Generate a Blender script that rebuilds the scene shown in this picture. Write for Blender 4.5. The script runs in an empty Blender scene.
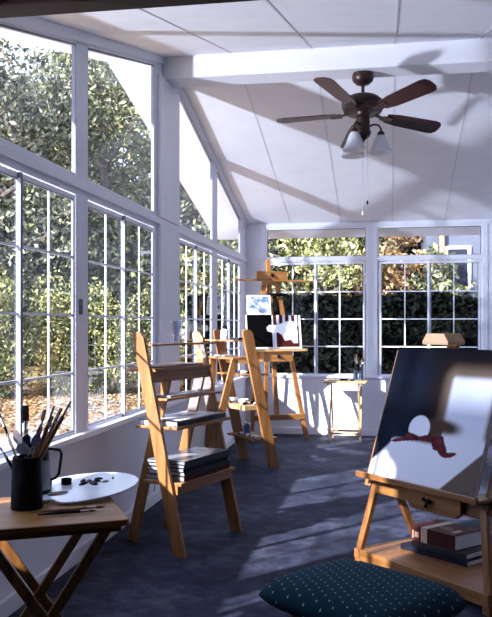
import bpy, math, random
from mathutils import Vector, Matrix, noise
C = bpy.context.scene.collection
PI = math.pi
random.seed(7)

# ---------------------------------------------------------------- materials
def newmat(name):
    m = bpy.data.materials.new(name); m.use_nodes = True
    nt = m.node_tree; b = nt.nodes['Principled BSDF']
    return m, nt, b
def mapped(nt, scale=(1,1,1)):
    tc = nt.nodes.new('ShaderNodeTexCoord'); mp = nt.nodes.new('ShaderNodeMapping')
    mp.inputs['Scale'].default_value = scale
    nt.links.new(tc.outputs['Object'], mp.inputs['Vector']); return mp.outputs['Vector']
def ramp(nt, fac, stops):
    r = nt.nodes.new('ShaderNodeValToRGB'); e = r.color_ramp.elements
    while len(e) < len(stops): e.new(0.5)
    for k, (p, c) in enumerate(stops):
        e[k].position = p; e[k].color = (*c, 1)
    nt.links.new(fac, r.inputs['Fac']); return r.outputs['Color']
def nz(nt, vec, scale, detail=4, rough=0.55):
    n = nt.nodes.new('ShaderNodeTexNoise'); n.inputs['Scale'].default_value = scale
    n.inputs['Detail'].default_value = detail; n.inputs['Roughness'].default_value = rough
    nt.links.new(vec, n.inputs['Vector']); return n.outputs['Fac']
def bump(nt, b, h, strength=0.2, dist=0.01):
    bp = nt.nodes.new('ShaderNodeBump'); bp.inputs['Strength'].default_value = strength
    bp.inputs['Distance'].default_value = dist
    nt.links.new(h, bp.inputs['Height']); nt.links.new(bp.outputs['Normal'], b.inputs['Normal'])
def mottled(name, c1, c2, scale=6, rough=0.5, mscale=(1,1,1), metal=0.0, bmp=0.0, detail=4, spec=0.5):
    m, nt, b = newmat(name); v = mapped(nt, mscale); f = nz(nt, v, scale, detail)
    nt.links.new(ramp(nt, f, [(0.3, c1), (0.7, c2)]), b.inputs['Base Color'])
    b.inputs['Roughness'].default_value = rough; b.inputs['Metallic'].default_value = metal
    b.inputs['Specular IOR Level'].default_value = spec
    if bmp: bump(nt, b, f, bmp)
    return m
def wood(name, c1, c2, axis='z', rough=0.42):
    s = {'x': (1.2,22,22), 'y': (22,1.2,22), 'z': (22,22,1.2)}[axis]
    m, nt, b = newmat(name); v = mapped(nt, s); f = nz(nt, v, 1.6, 6, 0.6)
    nt.links.new(ramp(nt, f, [(0.28, c1), (0.5, tuple((p+q)/2 for p, q in zip(c1, c2))), (0.72, c2)]), b.inputs['Base Color'])
    b.inputs['Roughness'].default_value = rough; bump(nt, b, f, 0.12, 0.003)
    return m
OAK1, OAK2 = (0.14,0.053,0.013), (0.35,0.158,0.045)
W = {a: wood('oak_'+a, OAK1, OAK2, a) for a in 'xyz'}
EZ = {a: wood('easel_oak_'+a, (0.12,0.045,0.013), (0.32,0.14,0.044), a, 0.35) for a in 'xyz'}
TT = wood('table_wood', (0.17,0.062,0.010), (0.38,0.175,0.038), 'y', 0.5)
WL = wood('pale_wood', (0.38,0.21,0.085), (0.56,0.36,0.18), 'x', 0.5)
WHITE = mottled('white_vinyl', (0.74,0.75,0.82), (0.78,0.79,0.86), 3, 0.38)
WALL = mottled('white_wall', (0.69,0.70,0.78), (0.74,0.75,0.82), 2.5, 0.6)
CEIL = mottled('ceiling_panel', (0.74,0.75,0.82), (0.79,0.80,0.87), 5, 0.55, bmp=0.03)
GROOVE = mottled('seam', (0.60,0.60,0.67), (0.66,0.66,0.73), 5, 0.7)
SEAL = mottled('window_seal', (0.10,0.105,0.14), (0.15,0.155,0.19), 5, 0.5)
DARKB = mottled('dark_brown_paint', (0.008,0.0035,0.003), (0.013,0.006,0.005), 3, 0.6, spec=.15)
FANM = mottled('bronze_metal', (0.028,0.013,0.011), (0.05,0.024,0.02), 12, 0.35, metal=0.4)
FANB = wood('rosewood_blade', (0.03,0.010,0.009), (0.07,0.026,0.021), 'x', 0.28)
BLACK = mottled('black_gloss', (0.003,0.003,0.004), (0.008,0.008,0.011), 8, 0.3, spec=.3)
BLACKM = mottled('black_matt', (0.004,0.004,0.005), (0.009,0.009,0.012), 8, 0.7, spec=.12)
METAL = mottled('steel', (0.45,0.45,0.5), (0.6,0.6,0.65), 8, 0.25, metal=1.0)
PAPER = mottled('paper', (0.72,0.72,0.74), (0.8,0.8,0.82), 8, 0.6)
GREYP = mottled('grey_paper', (0.12,0.13,0.16), (0.4,0.42,0.48), 9, 0.25)
BRISTLE = mottled('bristle', (0.30,0.2,0.12), (0.5,0.38,0.25), 60, 0.8)
BRISTLED = mottled('dark_bristle', (0.04,0.025,0.02), (0.1,0.07,0.05), 60, 0.8)
MAROON = mottled('maroon_cover', (0.035,0.007,0.006), (0.055,0.012,0.010), 30, 0.6, spec=.15)
NAVY = mottled('navy_cover', (0.004,0.006,0.014), (0.010,0.012,0.026), 20, 0.6, spec=.15)
BLUEP = mottled('blue_paint', (0.02,0.05,0.2), (0.05,0.1,0.3), 9, 0.4)
TAN = mottled('tan_label', (0.42,0.33,0.25), (0.5,0.4,0.3), 20, 0.5)
PALW = mottled('palette_white', (0.66,0.72,0.78), (0.74,0.79,0.83), 5, 0.14)
SIDING = mottled('grey_siding', (0.06,0.07,0.09), (0.085,0.095,0.12), 2, 0.7)
ROOFM = mottled('roof_shingle', (0.06,0.06,0.07), (0.12,0.115,0.12), 30, 0.9)
BARK = mottled('bark', (0.07,0.055,0.045), (0.16,0.13,0.11), 14, 0.9, bmp=0.5)

def floor_mat():
    m, nt, b = newmat('blue_grey_floor'); v = mapped(nt)
    a = nz(nt, v, 1.7, 8, 0.7); c = nz(nt, v, 9, 6, 0.7)
    mx = nt.nodes.new('ShaderNodeMath'); mx.operation = 'MULTIPLY_ADD'; mx.inputs[1].default_value = 0.45
    nt.links.new(c, mx.inputs[0])
    h = nt.nodes.new('ShaderNodeMath'); h.operation = 'MULTIPLY'; h.inputs[1].default_value = 0.55
    nt.links.new(a, h.inputs[0]); nt.links.new(h.outputs[0], mx.inputs[2])
    nt.links.new(ramp(nt, mx.outputs[0], [(0.38,(0.007,0.009,0.021)),(0.5,(0.021,0.025,0.047)),(0.62,(0.058,0.067,0.105))]), b.inputs['Base Color'])
    b.inputs['Roughness'].default_value = 0.75
    b.inputs['Specular IOR Level'].default_value = 0.12
    bump(nt, b, c, 0.15, 0.004); return m
FLOOR = floor_mat()
def glass_mat(name, tint=(1,1,1), ior=1.45):
    m = bpy.data.materials.new(name); m.use_nodes = True; nt = m.node_tree
    nt.nodes.clear(); o = nt.nodes.new('ShaderNodeOutputMaterial')
    t = nt.nodes.new('ShaderNodeBsdfTransparent'); t.inputs[0].default_value = (*tint, 1)
    g = nt.nodes.new('ShaderNodeBsdfGlossy'); g.inputs['Roughness'].default_value = 0.01
    lw = nt.nodes.new('ShaderNodeLayerWeight'); lw.inputs['Blend'].default_value = .5
    pw = nt.nodes.new('ShaderNodeMath'); pw.operation = 'POWER'; pw.inputs[1].default_value = 5
    nt.links.new(lw.outputs['Facing'], pw.inputs[0])
    f = nt.nodes.new('ShaderNodeMath'); f.operation = 'MULTIPLY_ADD'; f.inputs[1].default_value = ior-.9; f.inputs[2].default_value = .012*(ior/1.3)**6
    nt.links.new(pw.outputs[0], f.inputs[0])
    mx = nt.nodes.new('ShaderNodeMixShader')
    nt.links.new(f.outputs[0], mx.inputs[0]); nt.links.new(t.outputs[0], mx.inputs[1]); nt.links.new(g.outputs[0], mx.inputs[2])
    nt.links.new(mx.outputs[0], o.inputs[0]); return m
GLASS = glass_mat('window_glass', (0.97,0.98,1.0), 1.3)
GLASSV = glass_mat('vase_glass', (0.80,0.83,0.90), 1.75)
def frosted():
    m, nt, b = newmat('frosted_glass')
    b.inputs['Base Color'].default_value = (0.86,0.87,0.92,1); b.inputs['Roughness'].default_value = 0.35
    b.inputs['Transmission Weight'].default_value = 0.45; b.inputs['Subsurface Weight'].default_value = 0.2
    return m
FROST = frosted()
def dot_fabric():
    m, nt, b = newmat('dotted_teal_fabric'); v = mapped(nt, (1,1,1))
    rot = nt.nodes.new('ShaderNodeMapping'); rot.inputs['Rotation'].default_value = (0,0,0.5); rot.inputs['Scale'].default_value = (1,1,0.02)
    nt.links.new(v, rot.inputs['Vector'])
    vo = nt.nodes.new('ShaderNodeTexVoronoi'); vo.voronoi_dimensions = '2D'; vo.inputs['Scale'].default_value = 32; vo.inputs['Randomness'].default_value = 0.12
    nt.links.new(rot.outputs[0], vo.inputs['Vector'])
    nt.links.new(ramp(nt, vo.outputs['Distance'], [(0.0,(0.30,0.38,0.44)),(0.075,(0.28,0.36,0.42)),(0.10,(0.009,0.038,0.060)),(1,(0.008,0.033,0.052))]), b.inputs['Base Color'])
    b.inputs['Roughness'].default_value = 0.9; b.inputs['Specular IOR Level'].default_value = .1
    return m
DOTS = dot_fabric()
def leaf_mat(name, stops, scale=.9):
    stops = [(p, tuple(q*(.45+.38*p) for q in c)) for p, c in stops]  # lower stops darkened: shaded gaps in the foliage put into the leaf colour
    m, nt, b = newmat(name)
    g = nt.nodes.new('ShaderNodeNewGeometry')
    v = mapped(nt); f = nz(nt, v, scale, 3)
    ad = nt.nodes.new('ShaderNodeMath'); ad.operation = 'MULTIPLY_ADD'; ad.inputs[1].default_value = 0.6
    nt.links.new(g.outputs['Random Per Island'], ad.inputs[0])
    h = nt.nodes.new('ShaderNodeMath'); h.operation = 'MULTIPLY'; h.inputs[1].default_value = 0.45
    nt.links.new(f, h.inputs[0]); nt.links.new(h.outputs[0], ad.inputs[2])
    nt.links.new(ramp(nt, ad.outputs[0], stops), b.inputs['Base Color'])
    b.inputs['Roughness'].default_value = 0.8; b.inputs['Specular IOR Level'].default_value = .04
    return m
L_GREEN = leaf_mat('leaf_green', [(0.12,(0.02,0.028,0.015)),(0.4,(0.10,0.12,0.055)),(0.65,(0.30,0.31,0.15)),(0.9,(0.60,0.54,0.32))])
L_GREY = leaf_mat('leaf_grey_green', [(0.12,(0.03,0.038,0.028)),(0.4,(0.12,0.13,0.09)),(0.65,(0.32,0.32,0.20)),(0.9,(0.68,0.60,0.42))])
L_YEL = leaf_mat('leaf_yellow', [(0.12,(0.07,0.08,0.015)),(0.4,(0.20,0.21,0.07)),(0.65,(0.46,0.45,0.18)),(0.9,(0.72,0.66,0.38))])
L_ORG = leaf_mat('leaf_autumn', [(0.12,(0.08,0.04,0.02)),(0.4,(0.30,0.17,0.07)),(0.65,(0.55,0.34,0.16)),(0.9,(0.72,0.55,0.35))])
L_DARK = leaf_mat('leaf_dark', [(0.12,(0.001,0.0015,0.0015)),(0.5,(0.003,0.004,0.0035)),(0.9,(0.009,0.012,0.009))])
def attr_mat(name, rough=0.5):
    m, nt, b = newmat(name)
    a = nt.nodes.new('ShaderNodeAttribute'); a.attribute_name = 'paint'
    n = nz(nt, mapped(nt), 90, 3); bump(nt, b, n, 0.08, 0.002)
    b.inputs['Specular IOR Level'].default_value = .05; nt.links.new(a.outputs['Color'], b.inputs['Base Color']); b.inputs['Roughness'].default_value = rough
    return m
PAINT = attr_mat('oil_paint', 0.85)
PRINT = attr_mat('printed_paper', 0.3)

# ---------------------------------------------------------------- mesh helpers
class MB:
    def __init__(s): s.v = []; s.f = []; s.m = []; s.cur = 0
    def add(s, vs, fs):
        o = len(s.v); s.v += [tuple(p) for p in vs]; s.f += [tuple(i+o for i in f) for f in fs]; s.m += [s.cur]*len(fs); return s
    def box(s, x0, x1, y0, y1, z0, z1):
        return s.add([(x,y,z) for z in (z0,z1) for y in (y0,y1) for x in (x0,x1)],
            [(0,2,3,1),(4,5,7,6),(0,1,5,4),(2,6,7,3),(0,4,6,2),(1,3,7,5)])
    def obox(s, a, b, w, t, side=(1,0,0)):
        """board from a to b; width w measured along 'side', thickness t across"""
        a = Vector(a); b = Vector(b); d = (b-a).normalized(); u = Vector(side); u = (u-d*u.dot(d)).normalized(); n = d.cross(u)
        vs = [p+u*su*w/2+n*sn*t/2 for p in (a,b) for sn in (-1,1) for su in (-1,1)]
        return s.add(vs, [(0,2,3,1),(4,5,7,6),(0,1,5,4),(2,6,7,3),(0,4,6,2),(1,3,7,5)])
    def tube(s, pts, r, n=10, cap=True):
        pts = [Vector(p) for p in pts]; rs = r if isinstance(r, (list,tuple)) else [r]*len(pts)
        vs = []; fs = []; u = None
        for i, p in enumerate(pts):
            d = (pts[min(i+1,len(pts)-1)]-pts[max(i-1,0)]).normalized()
            if u is None: u = d.orthogonal().normalized()
            u = (u-d*u.dot(d)).normalized(); w = d.cross(u)
            vs += [p+(u*math.cos(2*PI*k/n)+w*math.sin(2*PI*k/n))*rs[i] for k in range(n)]
        for i in range(len(pts)-1):
            fs += [(i*n+k, i*n+(k+1)%n, (i+1)*n+(k+1)%n, (i+1)*n+k) for k in range(n)]
        if cap: fs += [tuple(range(n))[::-1], tuple(range((len(pts)-1)*n, len(pts)*n))]
        return s.add(vs, fs)
    def lathe(s, prof, c=(0,0,0), n=24, capb=True, capt=True):
        vs = []; fs = []
        for (r, z) in prof: vs += [(c[0]+r*math.cos(2*PI*k/n), c[1]+r*math.sin(2*PI*k/n), c[2]+z) for k in range(n)]
        for i in range(len(prof)-1): fs += [(i*n+k, i*n+(k+1)%n, (i+1)*n+(k+1)%n, (i+1)*n+k) for k in range(n)]
        if capb: fs.append(tuple(range(n))[::-1])
        if capt: fs.append(tuple(range((len(prof)-1)*n, len(prof)*n)))
        return s.add(vs, fs)
    def prism(s, poly, d0, d1, axis='z'):
        """polygon extruded along axis; poly in the other two axes"""
        def P(a, b, d): return {'z':(a,b,d),'y':(a,d,b),'x':(d,a,b)}[axis]
        n = len(poly); vs = [P(a,b,d0) for a,b in poly]+[P(a,b,d1) for a,b in poly]
        return s.add(vs, [tuple(range(n))[::-1], tuple(range(n,2*n))]+[(k,(k+1)%n,n+(k+1)%n,n+k) for k in range(n)])
    def build(s, name, mats, parent=None, bev=0, smooth=False, label=None, subsurf=0):
        me = bpy.data.meshes.new(name); me.from_pydata(s.v, [], s.f)
        mats = mats if isinstance(mats, (list,tuple)) else [mats]
        for m in mats: me.materials.append(m)
        if len(mats) > 1:
            for p, mi in zip(me.polygons, s.m): p.material_index = mi
        import bmesh
        bm = bmesh.new(); bm.from_mesh(me); bmesh.ops.recalc_face_normals(bm, faces=bm.faces); bm.to_mesh(me); bm.free()
        if smooth:
            for p in me.polygons: p.use_smooth = True
            try: me.set_sharp_from_angle(angle=math.radians(40))
            except Exception: pass
        o = bpy.data.objects.new(name, me); C.objects.link(o)
        if parent: o.parent = parent
        if bev:
            b = o.modifiers.new('bevel','BEVEL'); b.width = bev; b.segments = 2; b.limit_method = 'ANGLE'
        if subsurf:
            b = o.modifiers.new('sub','SUBSURF'); b.levels = subsurf; b.render_levels = subsurf
        if label: o['label'] = label
        return o
def thing(name, label, cat, loc=(0,0,0), rot=0, group=None):
    o = bpy.data.objects.new(name, None); C.objects.link(o); o.empty_display_size = .1
    o.location = loc; o.rotation_euler = (0,0,rot); return tag(o, label, cat, group)
def tag(o, label, cat, group=None):
    o['label'] = label; o['category'] = cat
    if group: o['group'] = group
    return o
def struct(o): o['kind'] = 'structure'; return o
def painted(name, w, h, fn, nx, ny, mat, parent=None, thick=0.0015):
    """flat sheet in local xz plane facing -y, x 0..w, z 0..h, coloured by fn(u,v)"""
    mb = MB()
    vs = [(w*i/nx, 0, h*j/ny) for j in range(ny+1) for i in range(nx+1)]
    fs = [(j*(nx+1)+i, j*(nx+1)+i+1, (j+1)*(nx+1)+i+1, (j+1)*(nx+1)+i) for j in range(ny) for i in range(nx)]
    me = bpy.data.meshes.new(name); me.from_pydata(vs, [], fs); me.materials.append(mat)
    ca = me.color_attributes.new('paint', 'FLOAT_COLOR', 'POINT')
    k = 0
    for j in range(ny+1):
        for i in range(nx+1):
            ca.data[k].color = (*fn(i/nx, j/ny), 1); k += 1
    o = bpy.data.objects.new(name, me); C.objects.link(o)
    if parent: o.parent = parent
    md = o.modifiers.new('solid','SOLIDIFY'); md.thickness = thick; md.offset = -1
    return o
def inpoly(x, y, P):
    c = False; j = len(P)-1
    for i in range(len(P)):
        xi, yi = P[i]; xj, yj = P[j]
        if (yi > y) != (yj > y) and x < (xj-xi)*(y-yi)/(yj-yi)+xi: c = not c
        j = i
    return c
def sm(a, b, x):
    t = max(0, min(1, (x-a)/(b-a))); return t*t*(3-2*t)
def mix(a, b, t): return tuple(p+(q-p)*t for p, q in zip(a, b))
def fb(u, v, s): return noise.noise(Vector((u*s, v*s, 3.7)))

# ---------------------------------------------------------------- the room
XL, YB, YR = -1.75, 10.04, 6.35          # inner left wall, inner back wall, ridge
X1 = 3.3                                  # right wall
def cz(y): return 3.49-0.238*abs(y-YR)    # ceiling height
Y0 = 1.1
struct(MB().box(XL-.1, X1+.12, -2.7, YB+.1, -.12, 0).build('floor', FLOOR))
def roof_slab(y0, y1, x0, x1, z0, z1):
    return [(x0,y0,cz(y0)+z0),(x1,y0,cz(y0)+z0),(x0,y1,cz(y1)+z0),(x1,y1,cz(y1)+z0),
            (x0,y0,cz(y0)+z1),(x1,y0,cz(y0)+z1),(x0,y1,cz(y1)+z1),(x1,y1,cz(y1)+z1)]
BF = [(0,2,3,1),(4,5,7,6),(0,1,5,4),(2,6,7,3),(0,4,6,2),(1,3,7,5)]
c = MB(); c.add(roof_slab(Y0,YR,XL-.04,X1,0,.1), BF); c.add(roof_slab(YR,YB+.1,XL-.04,X1,0,.1), BF)
struct(c.build('ceiling', CEIL))
for k, x in enumerate([-1.19,-.57,.05,.67,1.29,1.91,2.53]):
    c = MB(); c.add(roof_slab(Y0,YR,x-.006,x+.006,-.003,.001), BF); c.add(roof_slab(YR,YB,x-.006,x+.006,-.003,.001), BF)
    struct(c.build('trim_%d' % (k+1), GROOVE))
# eaves and rake overhang outside
o = MB(); o.add(roof_slab(Y0,YR,XL-.5,XL-.041,0,.12), BF); o.add(roof_slab(YR,YB+.55,XL-.5,XL-.041,0,.12), BF)
o.add(roof_slab(YB+.101,YB+.55,XL-.04,X1,0,.12), BF)
struct(o.build('trim_20', WHITE))
o = MB(); o.add(roof_slab(Y0,YR,XL-.52,X1,.12,.16), BF); o.add(roof_slab(YR,YB+.57,XL-.52,X1,.12,.16), BF)
struct(o.build('trim_21', ROOFM))
# ridge beam
struct(MB().box(XL-.0, X1, 6.2, 6.46, 3.285, 3.47).build('trim_22', WHITE, bev=.008))
# dark header at the opening to the house
struct(MB().box(XL, X1, 3.2, 3.33, 2.69, 2.80).build('trim_23', DARKB, bev=.006))
# left wall
ZS, ZM0, ZM1, TW = .775, 2.11, 2.20, .10
PO = XL-.025
gables = [(1.42,2.84),(3.0,4.42),(4.58,6.0),(6.69,8.09),(8.29,9.66)]
units = [(2.25,2.84),(3.0,4.42),(4.58,6.0),(6.69,8.09),(8.29,9.66)]
wl = MB()
wl.box(XL-.10, XL, Y0, YB+.1, 0, .70)
wl.box(PO, XL, Y0, YB+.1, ZM0, ZM1)
ps = [(Y0,1.42),(2.84,3.0),(4.42,4.58),(6.0,6.69),(8.09,8.29),(9.66,YB+.1)]
for (a, b) in ps:
    wl.box(PO, XL, 2.25 if a == 9 else a, b, .70, ZM0)
    if a < YR < b: wl.prism([(a,ZM1),(b,ZM1),(b,cz(b)),(YR,cz(YR)),(a,cz(a))], PO, XL, 'x')
    else: wl.prism([(a,ZM1),(b,ZM1),(b,cz(b)),(a,cz(a))], PO, XL, 'x')
for (a, b) in gables: wl.prism([(a,cz(a)-.055),(b,cz(b)-.055),(b,cz(b)),(a,cz(a))], PO, XL, 'x')
wl.box(PO, XL, 1.42, 2.25, .70, ZM0)  # unseen part of the bay walled up to keep sun off the foreground table
struct(wl.build('wall_left', WALL))
# pilaster boards and rails standing a little proud
t = MB(); t.box(XL, XL+.03, 6.06, 6.64, .735, 2.13); t.box(XL, XL+.03, 6.06, 6.64, 2.18, 3.285)
struct(t.build('trim_24', WHITE, bev=.006))
t = MB(); t.box(XL, XL+.055, Y0, YB, .70, .735)
struct(t.build('trim_25', WHITE, bev=.006))
t = MB(); t.box(XL, XL+.02, Y0, YB, 2.13, 2.18)
struct(t.build('trim_26', WHITE, bev=.004))
t = MB()
t.add([(XL,Y0,cz(Y0)-.05),(XL+.02,Y0,cz(Y0)-.09),(XL,YR,cz(YR)-.05),(XL+.02,YR,cz(YR)-.05),(XL,Y0,cz(Y0)),(XL+.02,Y0,cz(Y0)),(XL,YR,cz(YR)),(XL+.02,YR,cz(YR))], BF)
t.add([(XL,YR,cz(YR)-.05),(XL+.02,YR,cz(YR)-.05),(XL,YB,cz(YB)-.05),(XL+.02,YB,cz(YB)-.05),(XL,YR,cz(YR)),(XL+.02,YR,cz(YR)),(XL,YB,cz(YB)),(XL+.02,YB,cz(YB))], BF)
struct(t.build('trim_27', WHITE))
struct(MB().box(XL, XL+.02, Y0, YB, 0, .085).build('baseboard_left', WHITE, bev=.004))
# back wall
wb = MB(); openings = [(-1.47,-.276),(-.108,1.08)]
wb.box(XL, X1, YB, YB+.12, 0, .70)
wb.box(XL, X1, YB, YB+.06, 2.55, cz(YB)+.02)
wb.box(XL, X1, YB, YB+.06, 2.145, 2.175)
for (a, b) in [(XL,-1.50),(-.25,-.13),(1.11,X1)]: wb.box(a, b, YB, YB+.06, .70, 2.145); wb.box(a, b, YB, YB+.06, 2.175, 2.55)
struct(wb.build('wall_back', WALL))
t = MB(); t.box(-1.58, 1.2, YB-.03, YB, .70, .735); t.box(-1.58, 1.2, YB-.012, YB, 2.145, 2.175)
for a, b in [(-1.56,-1.50),(-.25,-.13),(1.11,1.17)]: t.box(a, b, YB-.012, YB, .735, 2.145); t.box(a, b, YB-.012, YB, 2.175, 2.555)
t.box(-1.58, 1.2, YB-.012, YB, 2.555, 2.60)
struct(t.build('trim_28', WHITE, bev=.004))
struct(MB().box(XL, X1, YB-.02, YB, 0, .085).build('baseboard_back', WHITE, bev=.004))
t = MB(); t.prism([(Y0,0),(YB+.1,0),(YB+.1,cz(YB)),(YR,cz(YR)),(Y0,cz(Y0))], X1, X1+.12, 'x')
struct(t.build('wall_right', WALL))
struct(MB().box(X1-.02, X1, Y0, YB, 0, .085).build('baseboard_right', WHITE))

HW = mottled('house_wall', (.30,.28,.27), (.34,.32,.31), 2, .7)
h_ = MB(); h_.box(XL-.1, XL, -2.6, Y0, 0, 2.8); h_.box(X1, X1+.12, -2.6, Y0, 0, 2.8); h_.box(XL-.1, X1+.12, -2.7, -2.6, 0, 2.8)  # unseen house room behind the camera, added to cut fill light from the front
struct(h_.build('wall_front', HW))
h_ = MB(); h_.box(XL-.1, X1+.12, -2.7, Y0, 2.8, 2.9); h_.box(XL-.04, X1, Y0-.1, Y0, 2.2, 2.8)
struct(h_.build('trim_29', HW))
def rect_frame(mb, P, a0, a1, z0, z1, w, d0, d1):
    """rectangular frame; P maps (along, depth0, depth1, z0, z1) to a box"""
    P(mb, a0, a1, d0, d1, z0, z0+w); P(mb, a0, a1, d0, d1, z1-w, z1)
    P(mb, a0, a0+w, d0, d1, z0+w, z1-w); P(mb, a1-w, a1, d0, d1, z0+w, z1-w)
SW, MW = .028, .0065
def slider(name, P, a0, a1, z0, z1, d, inward, latch=False):
    """two sash sliding window; d = depth of the outer track, inward = sign towards the room"""
    w = bpy.data.objects.new(name, None); C.objects.link(w); struct(w)
    f = MB(); rect_frame(f, P, a0, a1, z0, z1, .016, d-.0125, d+.0125); f.build('window_frame', WHITE, w, bev=.003)
    mid = (a0+a1)/2
    for k, (s0, s1) in enumerate([(a0+.022, mid+.022),(mid-.022, a1-.022)]):
        dd = d+(-.0065 if k == 0 else .0065)*inward
        s = MB(); rect_frame(s, P, s0, s1, z0+.022, z1-.022, SW, dd-.006, dd+.006)
        so = s.build('sash', WHITE, w, bev=.003)
        e = MB(); rect_frame(e, P, s0+SW, s1-SW, z0+.022+SW, z1-.022-SW, .005, dd-.0065, dd+.0065); e.build('seal', SEAL, so)
        m = MB(); c0, c1 = s0+SW, s1-SW; b0, b1 = z0+.022+SW, z1-.022-SW
        P(m, (c0+c1)/2-MW, (c0+c1)/2+MW, dd-.004, dd+.004, b0, b1)
        for j in (1,2,3): zz = b0+(b1-b0)*j/4; P(m, c0, c1, dd-.0035, dd+.0035, zz-MW, zz+MW)
        m.build('muntin', WHITE, so)
        g = MB(); P(g, c0, c1, dd-.0015, dd+.0015, b0, b1); g.build('pane', GLASS, so)
    il = MB(); P(il, mid-.026, mid-.004, *sorted((d+.001*inward, d+.018*inward)), z0+.022, z1-.022); il.build('interlock', mottled('grey_aluminium', (.13,.14,.18), (.17,.18,.23), 4, .4), w) if inward > 0 else None
    if latch:
        l = MB(); P(l, a1+.03, a1+.055, d+.0125*inward, d+.03*inward, 1.41, 1.50); l.build('latch', SEAL, w, bev=.004)
    return w
def PX(mb, a0, a1, d0, d1, z0, z1): mb.box(d0, d1, a0, a1, z0, z1)
def PY(mb, a0, a1, d0, d1, z0, z1): mb.box(a0, a1, d0, d1, z0, z1)
n = 1
for (a, b) in units:
    slider('window_%d' % n, PX, a, b, .70, ZM0+.0, XL-.013, 1, latch=(a == 3.0)); n += 1
for (a, b) in [(-1.50,-.25),(-.13,1.11)]:
    slider('window_%d' % n, PY, a, b, .70, 2.145, YB+.022, -1); n += 1
# fixed gable lights above the left wall sliders
for (a, b) in gables:
    w = bpy.data.objects.new('window_%d' % n, None); C.objects.link(w); struct(w); n += 1
    za, zb = cz(a)-.055, cz(b)-.055
    d = XL-.0125; q = .012
    f = MB(); f.box(d-.0122, d+.0122, a, b, ZM1, ZM1+q)
    f.box(d-.0122, d+.0122, a, a+q, ZM1+q, za); f.box(d-.0122, d+.0122, b-q, b, ZM1+q, zb)
    f.prism([(a,za-q-.01),(b,zb-q-.01),(b,zb),(a,za)], d-.0122, d+.0122, 'x')
    fo = f.build('window_frame', WHITE, w)
    e = MB(); s = .008
    e.prism([(a+q,za-q-.012-s),(b-q,zb-q-.012-s),(b-q,zb-q-.01),(a+q,za-q-.01)], d-.012, d+.012, 'x')
    e.box(d-.012, d+.012, b-q-s, b-q, ZM1+q, zb-q); e.box(d-.012, d+.012, a+q, a+q+s, ZM1+q, za-q)
    e.build('seal', SEAL, fo)
    g = MB(); g.prism([(a+q,ZM1+q),(b-q,ZM1+q),(b-q,zb-q-.01),(a+q,za-q-.01)], d-.002, d+.002, 'x'); g.build('pane', GLASS, fo)
for (a, b) in [(-1.50,-.25),(-.13,1.11)]:
    w = bpy.data.objects.new('window_%d' % n, None); C.objects.link(w); struct(w); n += 1
    f = MB(); rect_frame(f, PY, a, b, 2.175, 2.55, .018, YB+.004, YB+.04); fo = f.build('window_frame', WHITE, w)
    g = MB(); g.box(a+.018, b-.018, YB+.020, YB+.024, 2.193, 2.532); g.build('pane', GLASS, fo)
    e = MB(); rect_frame(e, PY, a+.018, b-.018, 2.193, 2.532, .006, YB+.014, YB+.03); e.build('seal', SEAL, fo)

# ---------------------------------------------------------------- ceiling fan
fan = thing('ceiling_fan', 'dark bronze five-bladed ceiling fan with frosted glass lights under the white beam', 'ceiling fan', (-.19,6.33,3.285))
def fpart(name, mb, mat, parent=None, **k):
    o = mb.build(name, mat, parent or fan, **k)
    return o
fpart('canopy', MB().lathe([(.078,0),(.084,-.03),(.078,-.06),(.05,-.085),(.02,-.095)]), FANM, smooth=True)
tilt = math.radians(-10)
rod = fpart('downrod', MB().lathe([(.013,-.06),(.013,-.20)], n=12), FANM, smooth=True)
motor = fpart('motor_housing', MB().lathe([(.025,-.10),(.045,-.118),(.07,-.125),(.135,-.145),(.160,-.17),(.163,-.20),(.145,-.235),(.10,-.252),(.06,-.258),(.05,-.275)], n=32), FANM, smooth=True)
motor.rotation_euler.x = tilt; motor.location.z = -.07
FD = -.085
sw = fpart('light_fitter', MB().lathe([(.05,-.258),(.055,-.29),(.055,-.35),(.062,-.36),(.062,-.385),(.045,-.41),(.02,-.425),(.008,-.45)], n=24), FANM, smooth=True); sw.location.z = FD
for k in range(5):
    a = math.radians(-114+72*k)
    br = MB(); br.obox((.10,0,-.245),(.17,0,-.262),.035,.008,(0,1,0)); br.obox((.16,0,-.262),(.25,0,-.262),.075,.006,(0,1,0))
    bo = br.build('blade_bracket', FANM, motor, bev=.003); bo.rotation_euler.z = a
    poly = [(.20,-.048),(.30,-.066),(.61,-.078),(.65,-.070),(.672,-.04),(.676,0),(.672,.04),(.65,.070),(.61,.078),(.30,.066),(.20,.048)]
    bl = MB(); bl.prism(poly, -.004, .004)
    cs, sn = math.cos(math.radians(-12)), math.sin(math.radians(-12))
    bl.v = [(x, y*cs-z*sn, -.255+y*sn+z*cs) for x, y, z in bl.v]
    bo = bl.build('blade', FANB, motor); bo.rotation_euler.z = a
for k, aa in enumerate([5, 125, 245]):
    a = math.radians(aa); ca, sa = math.cos(a), math.sin(a)
    pts = [(.04,-.33),(.08,-.31),(.12,-.315),(.138,-.345),(.138,-.37)]
    arm = fpart('lamp_arm', MB().tube([(r*ca, r*sa, z) for r, z in pts], .008, 8), FANM, smooth=True); arm.location.z = FD
    hx, hy = .138*ca, .138*sa
    MB().lathe([(.012,-.36),(.026,-.375),(.03,-.40),(.028,-.405)], (hx,hy,0)).build('lamp_socket', FANM, arm, smooth=True)
    MB().lathe([(.030,-.395),(.040,-.41),(.052,-.44),(.066,-.48),(.086,-.515),(.096,-.53),(.092,-.53),(.062,-.48),(.048,-.44),(.034,-.41)], (hx,hy,0), capb=False, capt=False).build('lamp_shade', FROST, arm, smooth=True)
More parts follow.
